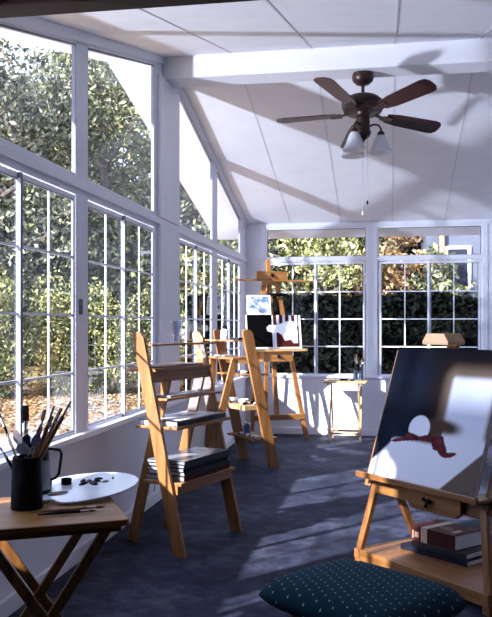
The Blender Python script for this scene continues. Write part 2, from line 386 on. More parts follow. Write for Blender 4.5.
for (x, y, zl, m) in [(.0,-.02,-1.06,0),(.035,-.03,-.98,1)]:
    ch = fpart('pull_chain', MB().tube([(x,y,-.42),(x,y,zl)], .0022, 6), METAL)
    MB().lathe([(.002,.0),(.008,-.012),(.009,-.022),(.004,-.034)], (x,y,zl), 10).build('chain_knob', PAPER if m == 0 else FANM, ch, smooth=True)

# ---------------------------------------------------------------- ladder shelves
def ladder(label, loc, rot, width, shelves, legs, hw):
    """local x along the shelf, local y towards the back, z up"""
    t = thing('ladder_shelf', label, 'shelf', loc, rot)
    H, LB = 1.31, .302
    for s, nm in ((0,'front_post'),(width,'front_post')):
        p = MB(); sx = s
        # wide board leaning back, rounded top
        k = LB/H
        prof = [(-.048,0),(.048,0)]
        pts = []
        for z in (0, H-.04): pts.append((z*k-hw, z))
        pts.append(((H-.012)*k-hw+.017, H-.012)); pts.append((H*k-.005, H)); pts.append(((H)*k+.02, H)); pts.append(((H-.02)*k+hw-.003, H-.02))
        pts += [(z*k+hw, z) for z in (H-.06, 0)]
        # adjustment notches at the back edge
        p.prism(pts, sx-.0125, sx+.0125, 'x')
        p.build(nm, W['z'], t, bev=.003)
    for (xs, y0, z0, y1, z1) in legs:
        MB().obox((xs,y0,z0),(xs,y1,z1),.07,.022,(0,1,0)).build('rear_leg', W['z'], t, bev=.003)
    for sh in shelves:
        z, x0, x1, y0, y1, th = sh[:6]
        b = MB(); b.box(x0, x1, y0, y1, z-th, z)
        so = b.build('shelf_board', W['x'], t, bev=.003)
        if len(sh) > 6 and sh[6]:
            MB().box(.0125, width-.0125, y0+.025, y0+.045, z-th-sh[6], z-th).build('apron', W['x'], so, bev=.002)
        if len(sh) > 7:
            MB().box(.0125, width-.0125, y1-.05, y1-.03, z-th-sh[7], z-th).build('rear_rail', W['x'], so, bev=.002)
    return t
k = .302/1.31
A1 = math.radians(71.3); LO1 = Vector((-1.19,4.60,0))
L1 = ladder('nearer oak A-frame ladder shelf holding the stack of black books, left of the room', LO1, A1, .67,
    [(1.235,.013,.78,.205,.30,.012),(1.09,.013,.657,.18,.40,.02,.065),(.915,.013,.657,.10,.28,.014),(.75,.013,.657,.03,.33,.018),(.425,.013,.657,.0,.27,.02,.05)],
    [(.16,.205,1.02,.46,0),(.55,.205,1.02,.46,0)], .041)
A2 = math.radians(130.7); LO2 = Vector((-1.06,7.63,0))
L2 = ladder('farther oak A-frame ladder shelf with paint tubes, in front of the studio easel', LO2, A2, .56,
    [(1.21,.013,.62,.20,.44,.014),(1.05,.013,.547,.18,.44,.02,.05),(.89,.013,.547,.057,.345,.014),(.60,.013,.547,.05,.315,.045),(.285,.013,.547,-.056,.20,.02,.045)],
    [(.05,.40,1.03,.70,0),(.51,.38,1.03,.44,0)], .055)
for o_ in L2.children:
    if o_.name.startswith('shelf_board') and o_.data.vertices[4].co.z > .59 and o_.data.vertices[4].co.z < .61: o_.data.materials[0] = WL
def loc1(x, y, z, A=A1, O=LO1): return O+Vector((x*math.cos(A)-y*math.sin(A), x*math.sin(A)+y*math.cos(A), z))
def loc2(x, y, z): return loc1(x, y, z, A2, LO2)

# book helper: local x width, y depth, z thickness; spine on -x side
def book(name, label, loc, rot, w, d, h, cover, group=None, cat='book', title=None, band=None, pages=PAPER):
    t = thing(name, label, cat, loc, rot, group)
    c = MB(); c.box(0,w,0,d,0,.003); c.box(0,w,0,d,h-.003,h); c.box(0,w,0,.004,.003,h-.003)
    co = c.build('cover', cover, t, bev=.001)
    MB().box(.004,w-.004,.004,d-.004,.003,h-.003).build('pages', pages, t)
    if band: MB().box(band[0],band[1],-.0005,d,h,h+.0008).build('label_band', band[2], co)
    return t
# things on the nearer ladder shelf
v = loc1(.42,.31,1.235)
vs = tag(MB().lathe([(.025,0),(.027,.004),(.023,.03),(.026,.06),(.036,.10),(.044,.14),(.041,.14),(.034,.10),(.023,.06),(.020,.03),(.022,.012)], n=28, capt=True).build('glass_vase', GLASSV, smooth=True), 'clear glass vase on the top shelf of the nearer ladder shelf', 'vase'); vs.location = v
def flat(name, label, cat, loc, rot, w, d, h, mat, group=None, bev=.002):
    o = MB().box(0,w,0,d,0,h).build(name, mat, bev=bev); o.location = loc; o.rotation_euler.z = rot
    return tag(o, label, cat, group)
flat('drawing_board', 'brown drawing board lying on the desk-height shelf of the nearer ladder shelf', 'board', loc1(.06,.2,1.0905), A1+.02, .54, .19, .012, mottled('board_brown', (.16,.09,.07), (.24,.15,.12), 8, .4))
flat('magazine', 'dark glossy magazine on the third shelf of the nearer ladder shelf', 'magazine', loc1(.08,.12,.9155), A1-.01, .42, .13, .012, GREYP)
def photo_fn(u, v):
    if u < .03 or u > .97 or v < .04 or v > .96: return (.75,.75,.78)
    d = math.hypot((u-.55)*1.3, v-.5)
    a = .5+.5*fb(u, v, 6)
    return mix((.62,.63,.68), (.04,.04,.05), sm(.42,.1,d)*sm(.3,.6,a+.15))
book('sketchbook', 'large black-backed portfolio lying on the fourth shelf of the nearer ladder shelf', loc1(.04,.045,.7505), A1+.01, .58, .27, .03, BLACK, cat='portfolio')
pt = painted('print', .5, .24, photo_fn, 50, 24, PRINT); pt.rotation_euler = (-PI/2,0,0)
pt.rotation_euler = Matrix.Rotation(A1+.05,4,'Z').to_euler(); 
pt.matrix_world = Matrix.Translation(loc1(.10,.06,.7825)) @ Matrix.Rotation(A1+.05,4,'Z') @ Matrix.Rotation(-PI/2,4,'X')
tag(pt, 'large black and white photographic print lying on the portfolio', 'photograph')
MBt = None
zz = .4255
G = None
specs = [(.06,.01,.55,.27,.030,NAVY,'thick maroon-edged book, lowest of the stack on the ladder shelf',.02),
         (.07,.015,.53,.26,.022,BLACK,'black book with white page edge, second from the bottom of the stack',-.02),
         (.06,.015,.54,.26,.024,BLACKM,'black portfolio in the middle of the stack on the ladder shelf',.03),
         (.06,.01,.55,.26,.020,BLACK,'black book, second from the top of the stack on the ladder shelf',0),
         (.06,.005,.55,.27,.020,BLACK,'glossy grey-covered black book on top of the stack on the ladder shelf',.04)]
for i, (x, y, w, d, h, m, lb, dr) in enumerate(specs):
    t = book('book', lb, loc1(x, y, zz), A1+dr*.5, w, d, h, m, pages=PAPER if i == 1 else GREYP)
    if i == 0: t.children[0].data.materials[0] = MAROON
    zz += h+.0008
    if i == 4:
        cv = MB(); cv.box(.01,w-.01,.01,d-.01,h,h+.001); cv.build('cover_print', GREYP, t)
# things on the farther ladder shelf
def tube_thing(name, label, cat, loc, prof, mat, cap=None, n=20, group=None):
    t = thing(name, label, cat, loc, 0, group)
    MB().lathe(prof, n=n).build('body', mat, t, smooth=True)
    if cap: MB().lathe(cap[0], n=n).build('cap', cap[1], t, smooth=True)
    return t
tube_thing('jar', 'white plastic jar with dark lid on top of the farther ladder shelf', 'jar', loc2(.42,.3,1.2105), [(.035,0),(.037,.01),(.037,.085),(.025,.1)], PAPER, ([(.024,.1),(.026,.102),(.026,.13),(.022,.133)], BLACKM))
flat('paint_box', 'flat black paint box on top of the farther ladder shelf', 'box', loc2(.06,.25,1.2105), A2, .16, .1, .022, BLACK)
flat('sketch_pad', 'small grey-green pad on the desk-height shelf of the farther ladder shelf', 'pad', loc2(.25,.26,1.0505), A2, .2, .14, .014, GREYP)
tubecols = [BLACK, PAPER, BLUEP, METAL, BLACKM, PAPER, MAROON, METAL, TAN]
rnd = random.Random(4)
def paint_tube(label, loc, rot, m, group):
    t = thing('paint_tube', label, 'paint tube', loc, rot, group)
    b = MB(); b.tube([(0,0,.014),(.03,0,.014),(.09,0,.014),(.1,0,.014)], [.002,.009,.014,.010], 10); b.build('body', m, t, smooth=True)
    MB().tube([(.1,0,.014),(.118,0,.014)], .007, 8).build('cap', BLACKM, t, smooth=True)
for i in range(5):
    paint_tube('paint tube lying on the third shelf of the farther ladder shelf', loc2(.04+.1*i,.15+.02*(i%2),.8902), A2+rnd.uniform(.8,2.2), tubecols[i], 'paint tubes on the third shelf of the farther ladder shelf')
for i in range(9):
    paint_tube('paint tube lying in the tray shelf of the farther ladder shelf', loc2(.04+.05*i,.08+.06*(i%3),.6002), A2+rnd.uniform(.5,2.6), tubecols[(i*4+1)%9], 'paint tubes on the pale fourth shelf of the farther ladder shelf')
for i, x in enumerate((.10,.28)):
    b = tag(MB().lathe([(.02,0),(.03,.008),(.043,.03),(.05,.05),(.046,.05),(.038,.03),(.024,.012)], n=20).build('small_bowl', PAPER, smooth=True), ['small white bowl at the right end of the fourth shelf of the farther ladder','small white bowl midway along the fourth shelf of the farther ladder'][i], 'bowl')
    b.location = loc2(x+.06,.24+.02*i,.6002)
tube_thing('jar', 'glass jar with blue contents on the lowest shelf of the farther ladder shelf', 'jar', loc2(.33,.10,.2855), [(.033,0),(.036,.01),(.036,.08),(.028,.095)], BLUEP, ([(.03,.095),(.034,.097),(.034,.115),(.03,.118)], METAL))
tube_thing('jar', 'small white jar on the lowest shelf of the farther ladder shelf', 'jar', loc2(.14,.03,.2855), [(.026,0),(.028,.01),(.028,.05),(.022,.06)], PAPER, ([(.023,.06),(.025,.062),(.025,.078),(.022,.08)], BLACKM))
for i in range(4):
    paint_tube('paint tube lying on the lowest shelf of the farther ladder shelf', loc2(.05+.11*i,.11,.2852), A2+rnd.uniform(.5,2.6), tubecols[(i*2+1)%9], 'paint tubes on the lowest shelf of the farther ladder shelf')

# ---------------------------------------------------------------- studio easel at the back
ER = math.radians(32); EO = Vector((-1.255,9.46,0))
es = thing('studio_easel', 'tall oak studio easel in the back corner holding two paintings', 'easel', EO, ER)
def eloc(x, y, z): return EO+Vector((x*math.cos(ER)-y*math.sin(ER), x*math.sin(ER)+y*math.cos(ER), z))
lean = .14
def ey(z): return z*lean
for s in (-1,1):
    MB().obox((s*.36,ey(0),0),(s*.085,ey(1.86),1.86),.055,.03,(1,0,0)).build('leg', W['z'], es, bev=.004)
MB().obox((0,ey(.2)+.03,.26),(0,ey(2.14)+.03,2.14),.055,.03,(1,0,0)).build('mast', W['z'], es, bev=.004)
MB().obox((0,.42,0),(0,ey(1.86)+.06,1.86),.045,.03,(1,0,0)).build('rear_leg', W['z'], es, bev=.004)
MB().box(-.345,.345,ey(.26)-.03,ey(.26)+.0,.235,.30).build('crossbar', W['x'], es, bev=.004)
MB().box(-.12,.12,ey(1.86)-.035,ey(1.86)-.012,1.83,1.90).build('crossbar', W['x'], es, bev=.004)
tr = MB(); tr.box(-.37,.37,ey(1.05)-.15,ey(1.05)-.02,1.04,1.055); tr.box(-.37,.37,ey(1.05)-.155,ey(1.05)-.14,1.04,1.07)
tr.build('tray', WL, es, bev=.003)
dr = MB(); dr.box(-.19,.19,ey(1.05)-.13,ey(1.05)-.02,.92,1.04)
dro = dr.build('drawer', W['x'], es, bev=.004)
MB().lathe([(.018,0),(.02,.01),(.012,.02)], n=12).build('knob', BLACKM, dro).matrix_local = Matrix.Translation((0,ey(1.05)-.13,.98)) @ Matrix.Rotation(PI/2,4,'X')
cl = MB(); cl.box(-.20,.20,ey(1.9)-.06,ey(1.9)-.02,1.88,1.99); clo = cl.build('top_clamp', W['x'], es, bev=.004)
MB().box(-.50,.50,ey(1.88)-.10,ey(1.88)-.02,1.87,1.89).build('clamp_bar', W['x'], clo, bev=.003)
MB().lathe([(.02,0),(.026,.012),(.015,.03)], n=12).build('knob', BLACKM, clo).matrix_local = Matrix.Translation((.0,ey(1.94)-.06,1.945)) @ Matrix.Rotation(PI/2,4,'X')
MB().obox((-.06,ey(1.7)-.04,1.71),(.20,ey(1.7)-.04,1.71),.035,.03,(0,0,1)).build('lower_clamp', BLACKM, es, bev=.006)
# cow painting and small landscape
cow = [(.36,.62),(.41,.70),(.56,.70),(.68,.78),(.80,.84),(.90,.78),(.93,.55),(.93,.16),(.85,.16),(.81,.27),(.69,.24),(.64,.40),(.58,.48),(.47,.48),(.38,.53)]
def cow_fn(u, v):
    if v < .05 or u > .965 or u < .012: return (.75,.75,.78)
    if inpoly(u, v, cow): return (.78,.79,.84)
    if u < .46: return (.0012,.001,.0015)
    if v > .66:
        s = (u*9) % 1
        return (.6,.64,.75) if s < .42 else (.06,.010,.010)
    if u < .54: return (.5,.55,.68)
    return (.05,.009,.009)
def land_fn(u, v):
    if min(u, 1-u, v, 1-v) < .07: return (.72,.74,.80)
    a = fb(u, v, 5); b = fb(u+3, v, 9)
    c = mix((.10,.16,.32), (.5,.6,.75), sm(-.3,.35,a)); c = mix(c, (.10,.2,.12), sm(.1,.3,b)*sm(.7,.2,v)); return mix(c, (.6,.4,.45), sm(.25,.4,b)*.7)
def picture(name, label, cat, x0, y0, z0, w, h, fn, nx, ny, edge):
    t = thing(name, label, cat, eloc(x0, y0, z0), ER); t.rotation_euler = (-math.atan(lean),0,ER)
    MB().box(0,w,.002,.02,0,h).build('stretcher_canvas', edge, t)
    painted('painted_face', w, h, fn, nx, ny, PAINT, t)
    return t
picture('cow_painting', 'painting of a white cow shape on black and maroon, on the studio easel tray', 'painting', -.37, ey(1.07)-.085, 1.071, .70, .40, cow_fn, 124, 76, PAPER)
picture('landscape_picture', 'small blue and green picture with white border above the cow painting', 'picture', -.34, ey(1.48)-.072, 1.475, .30, .23, land_fn, 50, 50, PAPER)

# ---------------------------------------------------------------- folding tables
def tray_table(label, loc, rot, w, d, h, top_mat, leg_mats):
    """local x along front, y back; origin at the front right corner of the top projected down"""
    t = thing('folding_table', label, 'table', loc, rot)
    r = .02; P = []
    for (cx, cy, a0) in [(w-r,r,-90),(w-r,d-r,0),(r,d-r,90),(r,r,180)]:
        for q in range(5): a = math.radians(a0+22.5*q); P.append((cx+r*math.cos(a), cy+r*math.sin(a)))
    MB().prism(P, h-.022, h).build('table_top', top_mat, t, bev=.004)
    for x in (.06, w-.06):
        MB().box(x-.012,x+.012,.02,d-.02,h-.05,h-.022).build('side_rail', leg_mats['y'], t, bev=.002)
    for (x, f) in ((.072,0),(w-.072,0)):
        s = .022 if x < w/2 else -.022
        MB().obox((x,.03,0),(x,d-.05,h-.03),.034,.018,(0,1,0)).build('leg', leg_mats['z'], t, bev=.002)
        MB().obox((x+s,d-.03,0),(x+s,.05,h-.03),.034,.018,(0,1,0)).build('leg', leg_mats['z'], t, bev=.002)
    y0 = .03+(d-.08)*.12/.66
    MB().box(.072,w-.072,.03+.03,.03+.05,.08,.105).build('stretcher', leg_mats['x'], t, bev=.002)
    MB().box(.094,w-.094,d-.08,d-.06,.08,.105).build('stretcher', leg_mats['x'], t, bev=.002)
    return t
tray_table('small pale wood folding table against the back wall under the window', (-.74,9.42,0), .0, .50, .40, .70, WL, {a: WL for a in 'xyz'})
TA = math.radians(29); tw, td = .52, .50
corner = Vector((-.85,2.62,0))
tray_table('wooden folding table in the left foreground with brush can and palette', corner, TA+PI/2, td, tw, .70, TT, EZ)

# brush: from tip down; thing with handle, ferrule, bristles
def brush(label, base, top, r=.004, bw=.008, bl=.035, flatb=False, hm=None, group=None, bm=None):
    base = Vector(base); top = Vector(top); L = (top-base).length
    t = thing('paint_brush', label, 'brush', base, 0, group)
    t.rotation_mode = 'QUATERNION'; t.rotation_quaternion = (top-base).to_track_quat('Z','Y')
    MB().tube([(0,0,0),(0,0,L*.35),(0,0,L-bl-.03)], [r*.45,r*1.1,r], 8).build('handle', hm or W['z'], t, smooth=True)
    MB().tube([(0,0,L-bl-.03),(0,0,L-bl)], [r,bw*.55], 8).build('ferrule', METAL, t, smooth=True)
    b = MB()
    if flatb: b.obox((0,0,L-bl),(0,0,L),bw*2,.006,(1,0,0))
    else: b.tube([(0,0,L-bl),(0,0,L-bl*.5),(0,0,L)], [bw*.55,bw*.7,bw*.15], 8)
    b.build('bristles', bm or BRISTLE, t)
    return t
def knife(label, base, top, bw=.017, group=None, rot=0):
    base = Vector(base); top = Vector(top); L = (top-base).length
    t = thing('palette_knife', label, 'palette knife', base, 0, group)
    t.rotation_mode = 'QUATERNION'; t.rotation_quaternion = (top-base).to_track_quat('Z','Y')
    MB().tube([(0,0,0),(0,0,L*.5)], [.006,.005], 8).build('handle', BLACKM, t, smooth=True)
    MB().tube([(0,0,L*.5),(0,0,L-.06)], .002, 6).build('shank', METAL, t)
    P = [(0,L-.065)]+[(bw*math.sin(PI*q/8)*(1 if q < 5 else .9), L-.065+.065*q/8) for q in range(1,8)]+[(0,L)]+[(-bw*math.sin(PI*q/8), L-.065+.065*q/8) for q in range(7,0,-1)]
    MB().prism(P, -.0008, .0008, 'y').build('blade', METAL, t)
    return t
# dark metal can with brushes
cx, cy, tz = -1.262, 2.715, .7005
can = thing('brush_can', 'black metal can full of brushes on the foreground table', 'can', (cx,cy,tz))
MB().lathe([(.054,0),(.056,.004),(.053,.10),(.049,.180),(.051,.183),(.046,.183),(.046,.177),(.050,.10),(.052,.012)], n=32, capt=True).build('body', BLACKM, can, smooth=True)
jx, jy = -1.30, 2.885
jug = thing('jug', 'black enamel jug with angular handle and white label behind the brush can', 'jug', (jx,jy,tz))
MB().lathe([(.050,0),(.052,.004),(.048,.10),(.043,.19),(.046,.196),(.041,.196),(.045,.10),(.047,.012)], n=32).build('body', BLACK, jug, smooth=True)
hd = (math.cos(.17), math.sin(.17))
MB().tube([(.042*hd[0],.042*hd[1],.185),(.085*hd[0],.085*hd[1],.18),(.092*hd[0],.092*hd[1],.165),(.082*hd[0],.082*hd[1],.09),(.070*hd[0],.070*hd[1],.075),(.046*hd[0],.046*hd[1],.065)], .0055, 10).build('handle', BLACK, jug, smooth=True)
lb = MB(); pts = []
for q in range(9):
    a = math.radians(-62+q*8); pts.append((.0535*math.cos(a), .0535*math.sin(a)))
lb.add([(x,y,.035) for x,y in pts]+[(x*.95,y*.95,.145) for x,y in pts], [(i,i+1,10+i,9+i) for i in range(8)])
lb.build('label_panel', GREYP, jug)
BG = [('long dark brush leaning far left out of the black can', (-.105,.0,.335), 'k'),
      ('flat dark brush standing at the left in the black can', (-.02,.03,.36), 'f'),
      ('slim wooden brush standing in the middle of the black can', (.045,.05,.345), 'r'),
      ('wide flat brush leaning right, tallest of the right-hand brushes in the black can', (.14,.06,.375), 'w'),
      ('brown-handled brush beside the wide flat brush in the black can', (.09,.03,.36), 'r')]
BG += [('dark thin brush standing at the back left of the black can', (-.035,.05,.35), 'f'),
       ('dark wide brush standing straight at the back of the black can', (.10,.07,.35), 'w'),
       ('short brown brush at the back right of the black can', (.065,.07,.32), 'r')]
for (lab, d, kd) in BG:
    a = Vector(d); a2 = Vector((a.x*.25, a.y*.25, .02))
    a2 = Vector((-a.x*.25, -a.y*.25, .02))
    top = Vector((cx,cy,tz))+a; base = Vector((cx,cy,tz))+a2
    if kd == 'w': brush(lab, base, top, .008, .015, .06, True, bm=BRISTLED)
    elif kd == 'f': brush(lab, base, top, .008, .012, .055, True, EZ['z'], bm=BRISTLED)
    elif kd == 'k': brush(lab, base, top, .0045, .006, .02, False, BLACKM, bm=BRISTLED)
    else: brush(lab, base, top, .0055, .010, .04, True, EZ['z'], bm=BRISTLED)
KG = [('round-bladed palette knife at the left rim of the black can', (-.065,-.02,.245)),
      ('broad palette knife leaning over the front of the black can', (-.02,-.045,.265)),
      ('palette knife in the middle of the black can', (.015,-.03,.25)),
      ('palette knife leaning right in the black can', (.05,-.02,.255)),
      ('tall round-bladed palette knife at the right of the black can', (.055,.0,.285)),
      ('small palette knife at the very front of the black can', (.0,-.04,.225))]
for lab, d in KG:
    a = Vector(d); knife(lab, Vector((cx,cy,tz))+Vector((-a.x*.3,-a.y*.3,.02)), Vector((cx,cy,tz))+a+Vector((0,0,.02)), .025)
brush('short blue-black brush hanging over the left rim of the black can', Vector((cx+.02,cy,tz+.03)), Vector((cx-.095,cy-.02,tz+.22)), .006, .006, .02, hm=BLACKM, bm=BLUEP)

# palette
pal = thing('palette', 'white oval palette with thumb hole and dark paint dabs on the foreground table', 'palette', (-1.155,2.955,.7035), math.radians(38)); pal.rotation_euler = (math.radians(5), math.radians(-5), math.radians(38)); pal.location.z = .727
N = 48; outer = []; 
for q in range(N):
    a = 2*PI*q/N; r = 1.0
    x, y = .225*math.cos(a), .165*math.sin(a)
    dd = ((a-math.radians(222)+PI) % (2*PI))-PI
    f = 1-.22*math.exp(-(dd/.22)**2)
    outer.append((x*f, y*f))
hx, hy, hr = -.095, -.03, .026
inner = [(hx+hr*1.5*math.cos(2*PI*q/N+.1), hy+hr*math.sin(2*PI*q/N)) for q in range(N)]
pm = MB()
vs = [(x,y,z) for z in (0,.006) for x, y in outer]+[(x,y,z) for z in (0,.006) for x, y in inner]
fs = []
for q in range(N):
    p = (q+1) % N
    fs += [(q,p,2*N+p,2*N+q),(N+q,3*N+q,3*N+p,N+p),(q,N+q,N+p,p),(2*N+q,2*N+p,3*N+p,3*N+q)]
pm.add(vs, fs); pm.build('board', PALW, pal)
dabs = [(.02,.03,.016,BLACKM),(.05,.045,.014,MAROON),(.075,.03,.012,BLACKM),(.055,.01,.018,NAVY),(.09,.055,.012,BLACKM),(.03,.065,.013,MAROON),(.10,.005,.010,GREYP),(.14,.03,.006,GREYP)]
for (x, y, r, m) in dabs:
    d = MB().lathe([(r,.0),(r*.9,.003),(r*.45,.006),(r*.1,.007)], n=12); d.v = [(a*1.5,b*.8,c) for a,b,c in d.v]
    do = d.build('paint_dab', m, pal, smooth=True); do.location = (x,y,.006); do.rotation_euler.z = x*30
cup = tag(MB().lathe([(.022,0),(.024,.004),(.026,.032),(.023,.032),(.021,.008)], n=24).build('paint_cup', BLACKM, smooth=True), 'small black dipper cup on the left end of the palette', 'cup'); cup.location = (-1.285,2.925,.7235)
cup2 = tag(MB().lathe([(.018,0),(.02,.003),(.021,.025),(.018,.026),(.017,.006)], n=20).build('paint_cup', BLACKM, smooth=True), 'tiny black cup beside the dipper cup on the palette', 'cup'); cup2.location = (-1.225,2.985,.7325)
brush('long brush lying on the foreground table, farther from the table edge', (-1.21,2.62,.707), (-.98,2.735,.712), .005, .007, .03, hm=EZ['z'], bm=BRISTLED)
brush('short brush lying on the foreground table, nearer the table edge', (-1.17,2.60,.707), (-.995,2.69,.709), .005, .006, .025, hm=BLACKM, bm=BRISTLED)

# jars and small things on back table
for i, (x, lab) in enumerate([(-.375,'left glass jar of brushes on the small back table'),(-.31,'right glass jar of brushes on the small back table')]):
    t = thing('glass_jar', lab, 'jar', (x, 9.62, .7005))
    MB().lathe([(.028,0),(.03,.005),(.03,.11),(.026,.12),(.024,.12),(.028,.11),(.028,.01)], n=20).build('body', GLASSV, t, smooth=True)
    MB().lathe([(.0275,.011),(.0275,.085)], n=20).build('turpentine', mottled('grey_liquid', (.05,.06,.09), (.09,.11,.15), 9, .2), t, smooth=True)
    for j in range(5):
        dx, dy = rnd.uniform(-.045,.045), rnd.uniform(-.04,.04)
        brush('thin paint brush standing in a glass jar on the small back table', (x-dx*.35,9.62-dy*.35,.708), (x+dx,9.62+dy,.7+.24+rnd.uniform(0,.08)), .0055, .014, .06, hm=BLACKM, group='brushes in the jars on the small back table', bm=BRISTLE if j % 2 else BRISTLED)
flat('paint_box', 'small dark paint box on the small back table', 'box', (-.55,9.56,.7005), .1, .09, .05, .022, BLACKM)
flat('paint_tin', 'small dark tin beside the brush jars on the small back table', 'tin', (-.43,9.5,.7005), -.2, .04, .035, .02, BLACK)
flat('paper_pad', 'small grey pad at the left end of the small back table', 'pad', (-.69,9.55,.7005), .1, .10, .08, .006, GREYP)

# ---------------------------------------------------------------- big easel in the right foreground
EA = math.radians(-48); FO = Vector((-.145,4.62,0))
fe = thing('painting_easel', 'large wooden easel with drawer and lower shelf in the right foreground', 'easel', FO, EA)
def floc(x, y, z): return FO+Vector((x*math.cos(EA)-y*math.sin(EA), x*math.sin(EA)+y*math.cos(EA), z))
WD = .92
bs = MB(); 
for x in (0, WD): MB().box(x-.02,x+.02,-.04,.62,.05,.10).build('base_rail', EZ['y'], fe, bev=.004)
for x in (0, WD):
    for y in (-.01,.57): MB().box(x-.022,x+.022,y-.022,y+.022,0,.05).build('foot', EZ['z'], fe, bev=.004)
MB().box(.02,WD-.02,-.035,-.01,.04,.10).build('front_rail', EZ['x'], fe, bev=.003)
MB().box(.02,WD-.02,-.01,.59,.085,.10).build('lower_shelf', EZ['x'], fe, bev=.003)
for x, dx in ((0,.08),(WD,-.08)):
    MB().obox((x,-.01,.10),(x+dx,.05,.50),.04,.03,(1,0,0)).build('front_leg', EZ['z'], fe, bev=.003)
for x in (.10,WD-.10):
    MB().obox((x,.34,.10),(x,.12,.52),.04,.028,(0,1,0)).build('rear_leg', EZ['z'], fe, bev=.003)
MB().box(.05,WD-.05,.03,.055,.42,.50).build('front_apron', EZ['x'], fe, bev=.004)
bx = MB(); bx.prism([(.40,.40),(.70,.40),(.74,.43),(.74,.505),(.37,.505),(.37,.43)], -.005, .03, 'y'); bxo = bx.build('drawer_front', EZ['x'], fe, bev=.004)
kb = MB(); kb.lathe([(.012,0),(.012,.02)], n=10)
for q in range(3):
    a = 2*PI*q/3+.4; kb.tube([(0,0,.018),(.028*math.cos(a),.028*math.sin(a),.024)], [.008,.010], 8)
kbo = kb.build('wing_knob', BLACKM, bxo, smooth=True); kbo.matrix_local = Matrix.Translation((.53,-.005,.455)) @ Matrix.Rotation(PI/2,4,'X')
ty = MB(); ty.box(.03,WD-.04,-.05,.10,.508,.525); ty.box(.01,WD-.04,-.055,-.035,.508,.540)
ty.build('tray', EZ['x'], fe, bev=.004)
cth = .33     # lean of the canvas, tan
for x in (-.004, .055+.76+.04):
    MB().obox((x,.055,.44),(x,.055+.76*cth,1.20),.05,.028,(1,0,0)).build('upright', EZ['z'], fe, bev=.003)
MB().obox((.365,.075,.44),(.365,.075+.87*cth,1.30),.07,.025,(1,0,0)).build('mast', EZ['z'], fe, bev=.003)
MB().box(.035,WD-.08,.27,.295,1.08,1.12).build('crossbar', EZ['x'], fe, bev=.003)
tc = MB(); tc.prism([(.27,1.243),(.46,1.243),(.46,1.262),(.43,1.305),(.30,1.305),(.27,1.262)], .20, .33, 'y'); tc.build('top_clamp', WL, fe, bev=.004)
kn = MB(); kn.lathe([(.012,0),(.02,.006),(.02,.02),(.01,.028)], n=12); kn = kn.build('side_knob', BLACKM, fe, smooth=True)
kn.matrix_local = Matrix.Translation((.012,.17,.80)) @ Matrix.Rotation(-PI/2,4,'Y')
MB().tube([(.036,.17,.80),(.012,.17,.80)], .008, 8).build('bolt', METAL, fe)

cloth = [(.15,.25),(.20,.275),(.27,.29),(.31,.335),(.36,.33),(.42,.315),(.48,.335),(.52,.32),(.56,.335),(.60,.35),(.64,.34),(.66,.30),(.69,.26),(.70,.235),(.77,.245),(.79,.235),(.74,.205),(.68,.195),(.64,.21),(.61,.235),(.57,.24),(.54,.285),(.48,.29),(.38,.28),(.28,.265),(.21,.25)]
def big_fn(u, v):
    n1 = fb(u, v, 3.0); n2 = fb(u+5, v+2, 7.0)
    dark = mix((.002,.0025,.005), (.012,.019,.038), sm(.5,.0,math.hypot(u-.16, (v-.55)*.8))*(.75+.5*n1))
    dark = mix(dark, (.008,.008,.010), sm(-.1,.4,n2)*.5)
    c = mix(dark, (.016,.009,.006), sm(.30,.62,u)*sm(1.05,.75,v))                       # brown murk
    # pale blurred doorway
    ex = max(.64-u, u-.955, 0); ey_ = max(v-.765, 0); d = math.hypot(ex*1.1, ey_)
    c = mix(c, (.17,.12,.085), sm(.16,.03,d)*.8)
    c = mix(c, (.60,.62,.70), sm(.055,.0,d))
    # brown patch between ball and doorway
    d2 = math.hypot((u-.60)/.20, (v-.42)/.07); c = mix(c, (.06,.038,.026), sm(1.2,.5,d2))
    # white ground
    line = .20+.10*sm(0,.2,u)+.05*sm(.5,.9,u)
    if u < .15: line = .10+u*1.05
    c = mix(c, (.66,.67,.73), sm(line+.02,line-.02,v))
    if u > .62: c = mix(c, (.66,.67,.73), sm(.41,.34,v))
    # grey-brown corner
    s = (u-.70)-(v)*1.02
    c = mix(c, (.11,.085,.07), sm(-.01,.015,s))
    b = math.hypot((u-.40)/.10, (v-.395)/.095); c = mix(c, (.68,.69,.75), sm(1.06,.94,b)*(1 if v > .31 else 0))
    if inpoly(u, v-.022, cloth):
        w = .5+.5*fb(u, v, 26); c = mix((.055,.006,.011), (.14,.03,.04), w)
    return tuple(max(0, x) for x in c)
cvw, cvh = .76, .735
cv = thing('canvas_painting', 'large unfinished canvas of dark room with white ball and maroon cloth on the foreground easel', 'painting', floc(.055,.0,.5265), EA)
cv.rotation_euler = (-math.atan(cth),0,EA)
MB().box(0,cvw,.002,.032,0,cvh).build('stretcher_canvas', PAPER, cv, bev=.002)
painted('painted_face', cvw, cvh, big_fn, 190, 180, PAINT, cv)
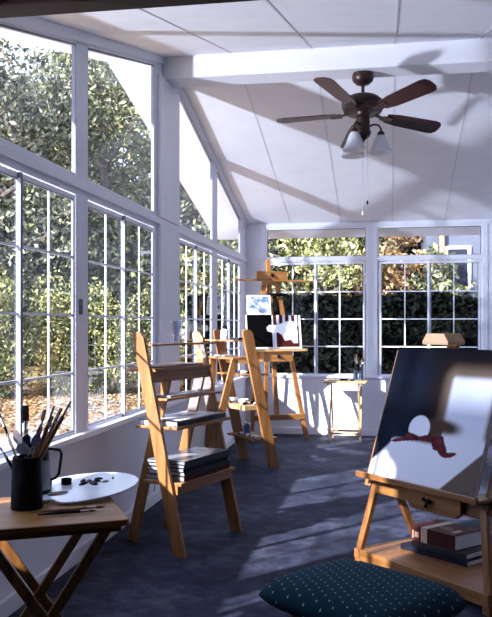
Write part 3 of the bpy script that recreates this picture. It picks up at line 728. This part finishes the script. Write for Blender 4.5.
# books on the lower shelf
BA = EA+math.radians(6)
def bk(name, lab, x, y, z, rot, w, d, h, m, **k): return book(name, lab, floc(x,y,z), EA+rot, w, d, h, m, **k)
bk('book', 'large thin book with dark blue cover, lowest of the stack on the easel shelf', .13, .17, .1005, .10, .45, .31, .028, NAVY)
bk('book', 'dark book in the middle of the stack on the easel shelf', .20, .19, .1295, .12, .36, .26, .030, BLACK)
b3 = bk('book', 'thick maroon hardback on top of the stack on the easel shelf', .18, .20, .1605, .06, .31, .23, .080, MAROON)
sp = MB()
for (x0, x1, z0, z1) in [(.03,.06,.02,.05),(.012,.022,.01,.055)]: sp.box(x0,x1,-.0006,0,z0,z1)
for (x0, x1, y0, y1) in [(.14,.22,.08,.088),(.13,.21,.10,.106),(.15,.20,.12,.125),(.24,.27,.05,.12)]: sp.box(x0,x1,y0,y1,.080,.0806)
sp.build('title_print', mottled('gold_print', (.35,.2,.15), (.45,.28,.2), 40, .5), b3)
bd = MB(); bd.box(.075,.12,-.0008,0,0,.080); bd.box(.075,.12,0,.23,.080,.0808); bd.build('label_band', TAN, b3)

# ---------------------------------------------------------------- dotted stool in the foreground
st = thing('upholstered_stool', 'dark teal upholstered stool with small pale dots in the foreground', 'stool', (-.085,2.64,0), math.radians(-37))
import bmesh
bm = bmesh.new()
NS = 14; hw = .27
rows = []
def cush(u, v, top):
    # superellipse pillow
    x, y = u*.29, v*.24
    e = max(abs(u), abs(v)); rr = (abs(u)**7+abs(v)**7)**(1/7)
    if e > 0: sc = e/max(rr, 1e-6); x *= sc; y *= sc
    z = .055*(1-e**8)**.45 if e < 1 else 0
    return (x, y, .47+(z if top else -z*.7)+(.012*(1-u*u)*(1-v*v) if top else 0))
for top in (True, False):
    g = [[bm.verts.new(cush(-1+2*i/NS*1.0, -1+2*j/NS, top)) for i in range(NS+1)] for j in range(NS+1)]
    for j in range(NS):
        for i in range(NS): bm.faces.new((g[j][i],g[j][i+1],g[j+1][i+1],g[j+1][i]))
bmesh.ops.remove_doubles(bm, verts=bm.verts, dist=1e-5); bmesh.ops.recalc_face_normals(bm, faces=bm.faces)
me = bpy.data.meshes.new('seat_cushion'); bm.to_mesh(me); bm.free(); me.materials.append(DOTS)
for p in me.polygons: p.use_smooth = True
so = bpy.data.objects.new('seat_cushion', me); C.objects.link(so); so.parent = st
md = so.modifiers.new('s','SUBSURF'); md.levels = 1; md.render_levels = 2
MB().box(-.16,.16,-.16,.16,.38,.435).build('seat_frame', EZ['x'], st, bev=.004)
for sx in (-1,1):
    for sy in (-1,1): MB().obox((sx*.16,sy*.16,0),(sx*.14,sy*.14,.38),.035,.035,(1,0,0)).build('leg', EZ['z'], st, bev=.004)

# cord on the knee wall
tag(MB().tube([(-1.735,6.0,.69),(-1.735,6.02,.5),(-1.73,5.95,.25),(-1.725,5.9,.1)], .004, 8).build('power_cord', GREYP, smooth=True), 'thin grey cord hanging down the knee wall behind the nearer ladder shelf', 'cord')

# ---------------------------------------------------------------- outside
def ground_mat():
    m, nt, b = newmat('leaf_litter'); v = mapped(nt)
    a = nz(nt, v, .5, 5); c = nz(nt, v, 7, 6, .75)
    mx = nt.nodes.new('ShaderNodeMix'); mx.data_type = 'RGBA'
    r1 = ramp(nt, c, [(.3,(.06,.035,.02)),(.5,(.24,.14,.07)),(.7,(.48,.33,.20))])
    r2 = ramp(nt, c, [(.3,(.04,.05,.015)),(.5,(.14,.15,.05)),(.7,(.36,.33,.18))])
    f = ramp(nt, a, [(.46,(0,0,0)),(.66,(1,1,1))])
    nt.links.new(f, mx.inputs[0]); nt.links.new(r1, mx.inputs[6]); nt.links.new(r2, mx.inputs[7])
    nt.links.new(mx.outputs[2], b.inputs['Base Color']); b.inputs['Roughness'].default_value = .9
    return m
g = MB(); g.box(-40,40,-20,60,-.45,-.30)
struct(g.build('ground', ground_mat()))
path = MB(); path.prism([(-3.4,9),(-5.0,9),(-5.9,13),(-7.3,16.5),(-9.6,20),(-8.4,20.6),(-5.6,16.8),(-4.2,13)], -.31, -.28)
struct(path.build('path', mottled('pale_gravel', (.20,.19,.18), (.36,.345,.33), 14, .9)))

def leaves(mb, pts, size, rn, flat=1.2):
    for (p, nrm) in pts:
        s = size*rn.uniform(.6,1.3)
        d = Vector((rn.gauss(0,1), rn.gauss(0,1), rn.gauss(0,1)))+nrm*flat; d.normalize()
        u = d.orthogonal().normalized(); u = Matrix.Rotation(rn.uniform(0,6.28),3,d) @ u; w = d.cross(u)
        p = Vector(p)
        mb.add([p-u*s, p+w*s*.45+d*s*.12, p+u*s, p-w*s*.45+d*s*.12], [(0,1,2,3)])
def tree(name, label, cat, x, y, h, r, mat, n, size, trunk=True, low=.0, squash=1.0, seed=0, group='trees and shrubs outside the windows', lump=.35):
    rn = random.Random(seed+int(x*10)+int(y*7))
    t = thing(name, label, cat, (x,y,-.30), 0, group)
    if trunk:
        tb = MB(); tb.tube([(0,0,0),(.05*r,0,h*.3),(-.04*r,.05*r,h*.6),(0,0,h*.88)], [.05*r+.05,.045*r+.04,.03*r+.02,.02], 8)
        for q in range(9):
            a = rn.uniform(0,6.28); z0 = h*rn.uniform(.25,.7); rr = r*rn.uniform(.6,.9)
            tb.tube([(0,0,z0),(rr*.5*math.cos(a),rr*.5*math.sin(a),z0+h*.08),(rr*math.cos(a),rr*math.sin(a),z0+h*.13)], [.03*r+.01,.02*r,.006*r], 6)
        tb.build('trunk', BARK, t, smooth=True)
    mb = MB(); cl = []
    nc = 26
    for q in range(nc):
        while True:
            a = Vector((rn.uniform(-1,1), rn.uniform(-1,1), rn.uniform(-1,1)))
            if .25 < a.length < 1: break
        cl.append((Vector((a.x*r*.8, a.y*r*.8*squash, low*h+(h*(1-low))*(.5+.44*a.z))), r*rn.uniform(lump*.7,lump*1.3)))
    pts = []
    for q in range(n):
        c, rr = cl[rn.randrange(nc)]
        d = Vector((rn.gauss(0,1), rn.gauss(0,1), rn.gauss(0,1))).normalized()
        p = c+d*rr*rn.uniform(.75,1.08)
        if p.z < .02: p.z = .02+rn.random()*.1
        pts.append((p, d))
    leaves(mb, pts, size, rn); mb.build('foliage', mat, t)
    return t
# left side: shrubs in front, big trees behind
A = 'sunlit '
rows = [
 ('tree','big grey-green evergreen seen through the left-most gable window','tree',-10.6,19.5,9.5,3.4,L_GREY,24000,.09,True,.05,1),
 ('tree','broad autumn-tinted tree behind the left windows','tree',-8.2,23.0,10.5,3.3,L_GREEN,24000,.098,True,.05,2),
 ('tree','pale autumn tree seen past the window mullion','tree',-14.5,25.5,12,4.0,L_ORG,13000,.13,True,.1,3),
 ('tree','tall green tree far behind the left windows','tree',-10.5,29.0,12.5,4.6,L_GREEN,13000,.15,True,.1,4),
 ('tree','grey-green tree beyond the ladder shelves','tree',-5.0,23.5,8.5,2.6,L_GREY,13000,.095,True,.05,5),
 ('tree','tall green tree behind the far corner of the room','tree',-2.9,28.0,8.5,3.2,L_GREEN,9000,.11,True,.05,6),
 ('shrub','yellow-green shrub low outside the left-most slider','shrub',-9.4,16.9,2.9,1.7,L_YEL,13000,.055,False,0,7),
 ('shrub','yellow-green shrub low outside the second slider','shrub',-7.2,18.4,2.7,1.5,L_YEL,13000,.055,False,0,8),
 ('shrub','green shrub behind the nearer ladder shelf outside','shrub',-5.3,19.0,2.6,1.3,L_GREEN,10000,.055,False,0,9),
 ('shrub','green shrub outside the farther left sliders','shrub',-3.9,20.0,2.6,1.2,L_YEL,8000,.055,False,0,10),
]
for r in rows:
    nm, lb, ct, x, y, h, rr, m, nn, sz, tk, lo, sd = r
    tree(nm, lb, ct, x, y, h, rr, m, nn, sz, tk, lo, 1.0, sd, None)
# a dense backdrop hedge far away
def hedge(label, x0, y0, x1, y1, h, th, mat, n, size, seed):
    rn = random.Random(seed); t = thing('hedge', label, 'hedge', (x0,y0,-.30))
    d = Vector((x1-x0,y1-y0,0)); L = d.length; d.normalize(); nn = Vector((d.y,-d.x,0))
    core = MB(); seg = int(L*2)
    mb = MB(); pts = []
    for q in range(n):
        s = rn.random()*L; z = rn.random(); w = rn.choice((-1,1))
        bul = .25*noise.noise(Vector((s*.8, z*h*.8, seed)))
        if rn.random() < .3: p = d*s+nn*rn.uniform(-th,th)/2+Vector((0,0,h+bul)); nr = Vector((0,0,1))
        else: p = d*s+nn*w*(th/2+bul+rn.uniform(-.05,.05))+Vector((0,0,z*h)); nr = nn*w
        pts.append((p, nr))
    leaves(mb, pts, size, rn); mb.build('foliage', mat, t)
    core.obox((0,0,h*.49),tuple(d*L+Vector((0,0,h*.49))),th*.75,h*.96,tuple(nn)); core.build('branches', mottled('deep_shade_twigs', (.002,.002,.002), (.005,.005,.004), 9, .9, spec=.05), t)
    return t
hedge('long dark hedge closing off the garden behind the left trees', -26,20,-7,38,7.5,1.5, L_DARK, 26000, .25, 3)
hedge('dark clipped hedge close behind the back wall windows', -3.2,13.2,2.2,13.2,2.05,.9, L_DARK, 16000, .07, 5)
tree('tree','yellow-green bush above the hedge behind the left back window','tree',-1.15,15.0,3.9,1.35,L_YEL,5200,.062,True,.35,1.0,21,None)
tree('tree','green leafy tree behind the back window nearest the corner','tree',-2.7,15.3,3.8,1.3,L_GREEN,4500,.065,True,.3,1.0,22,None)
tree('tree','orange-tinted bush behind the post between the back windows','tree',.15,15.0,3.7,.85,L_ORG,3200,.06,True,.3,1.0,23,None)
tree('tree','sparse green bush in front of the neighbouring house','tree',.95,14.8,3.2,.75,L_GREEN,900,.08,True,.3,1.0,24,None)
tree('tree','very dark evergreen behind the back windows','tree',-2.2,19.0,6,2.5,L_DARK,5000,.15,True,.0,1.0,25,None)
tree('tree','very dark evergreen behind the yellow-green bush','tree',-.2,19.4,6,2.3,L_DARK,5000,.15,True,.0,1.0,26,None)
rl = random.Random(11); mb = MB(); pts = []
for q in range(9000):
    yy = rl.uniform(11.5, 21); xx = -yy*rl.uniform(.22,.53)
    pts.append(((xx, yy, -.285+rl.random()*.03), Vector((0,0,1))))
leaves(mb, pts, .055, rl, 3.0); lt = mb.build('fallen_leaves', L_ORG); lt['kind'] = 'stuff'
tag(lt, 'orange and tan fallen leaves scattered over the garden outside the left windows', 'leaves')
# neighbouring house
nh = thing('neighbour_house', 'dark grey house with white-framed window seen through the right back window', 'house', (.75,16.5,-.30))
MB().box(0,9,0,6,0,4.6).build('wall', SIDING, nh)
rf = MB(); rf.prism([(-.5,4.6),(6.5,4.6),(3,6.6)], -.3, 9.3, 'x'); rf.build('roof', ROOFM, nh)
wf = MB(); rect_frame(wf, PY, .35, .85, 2.3, 3.2, .06, -.05, .0); wfo = wf.build('window', WHITE, nh)
MB().box(.41,.79,-.03,-.02,2.36,3.14).build('pane', mottled('dark_pane', (.01,.012,.02), (.02,.022,.03), 3, .1), wfo)
MB().tube([(.12,-.08,4.5),(.3,-.08,3.9),(.3,-.08,0)], .05, 8).build('downspout', WL, nh)

# ---------------------------------------------------------------- light
def aim(o, d): o.rotation_mode = 'QUATERNION'; o.rotation_quaternion = Vector(d).to_track_quat('-Z','Y')
sun = bpy.data.lights.new('sun', 'SUN'); sun.energy = 10.0; sun.angle = math.radians(1.2); sun.color = (1.0,.97,.94)
so = bpy.data.objects.new('sun', sun); C.objects.link(so); so.location = (-20,-20,15); aim(so, (.96,1.14,-.77))
# the photographer's flash head low outside the left windows, aimed up through the gable lights
sp = bpy.data.lights.new('flash_head', 'SPOT'); sp.energy = 2900; sp.spot_size = math.radians(70); sp.spot_blend = .5; sp.shadow_soft_size = .2; sp.color = (.80,.86,1.0)
po = bpy.data.objects.new('flash_head', sp); C.objects.link(po); po.location = (-7.6,.9,.2); aim(po, Vector((-1.0,6.4,3.0))-Vector((-7.6,.9,.2)))
w = bpy.data.worlds.new('world'); bpy.context.scene.world = w; w.use_nodes = True
nt = w.node_tree; bg = nt.nodes['Background']
bg.inputs[0].default_value = (.56,.67,1.0,1); bg.inputs[1].default_value = 2.5

# ---------------------------------------------------------------- camera
cam = bpy.data.cameras.new('camera'); co = bpy.data.objects.new('camera', cam); C.objects.link(co)
co.location = (0,0,1.35); co.rotation_euler = (PI/2,0,math.radians(9.88))
cam.sensor_fit = 'VERTICAL'; cam.sensor_height = 24; cam.sensor_width = 24*492/617; cam.lens = 24*815/617
cam.shift_y = 16.5/617; cam.clip_start = .05; cam.clip_end = 200
S = bpy.context.scene; S.camera = co
S.view_settings.view_transform = 'Standard'; S.view_settings.look = 'None'; S.view_settings.gamma = 1; S.view_settings.use_curve_mapping = False
S.view_settings.exposure = 0.98
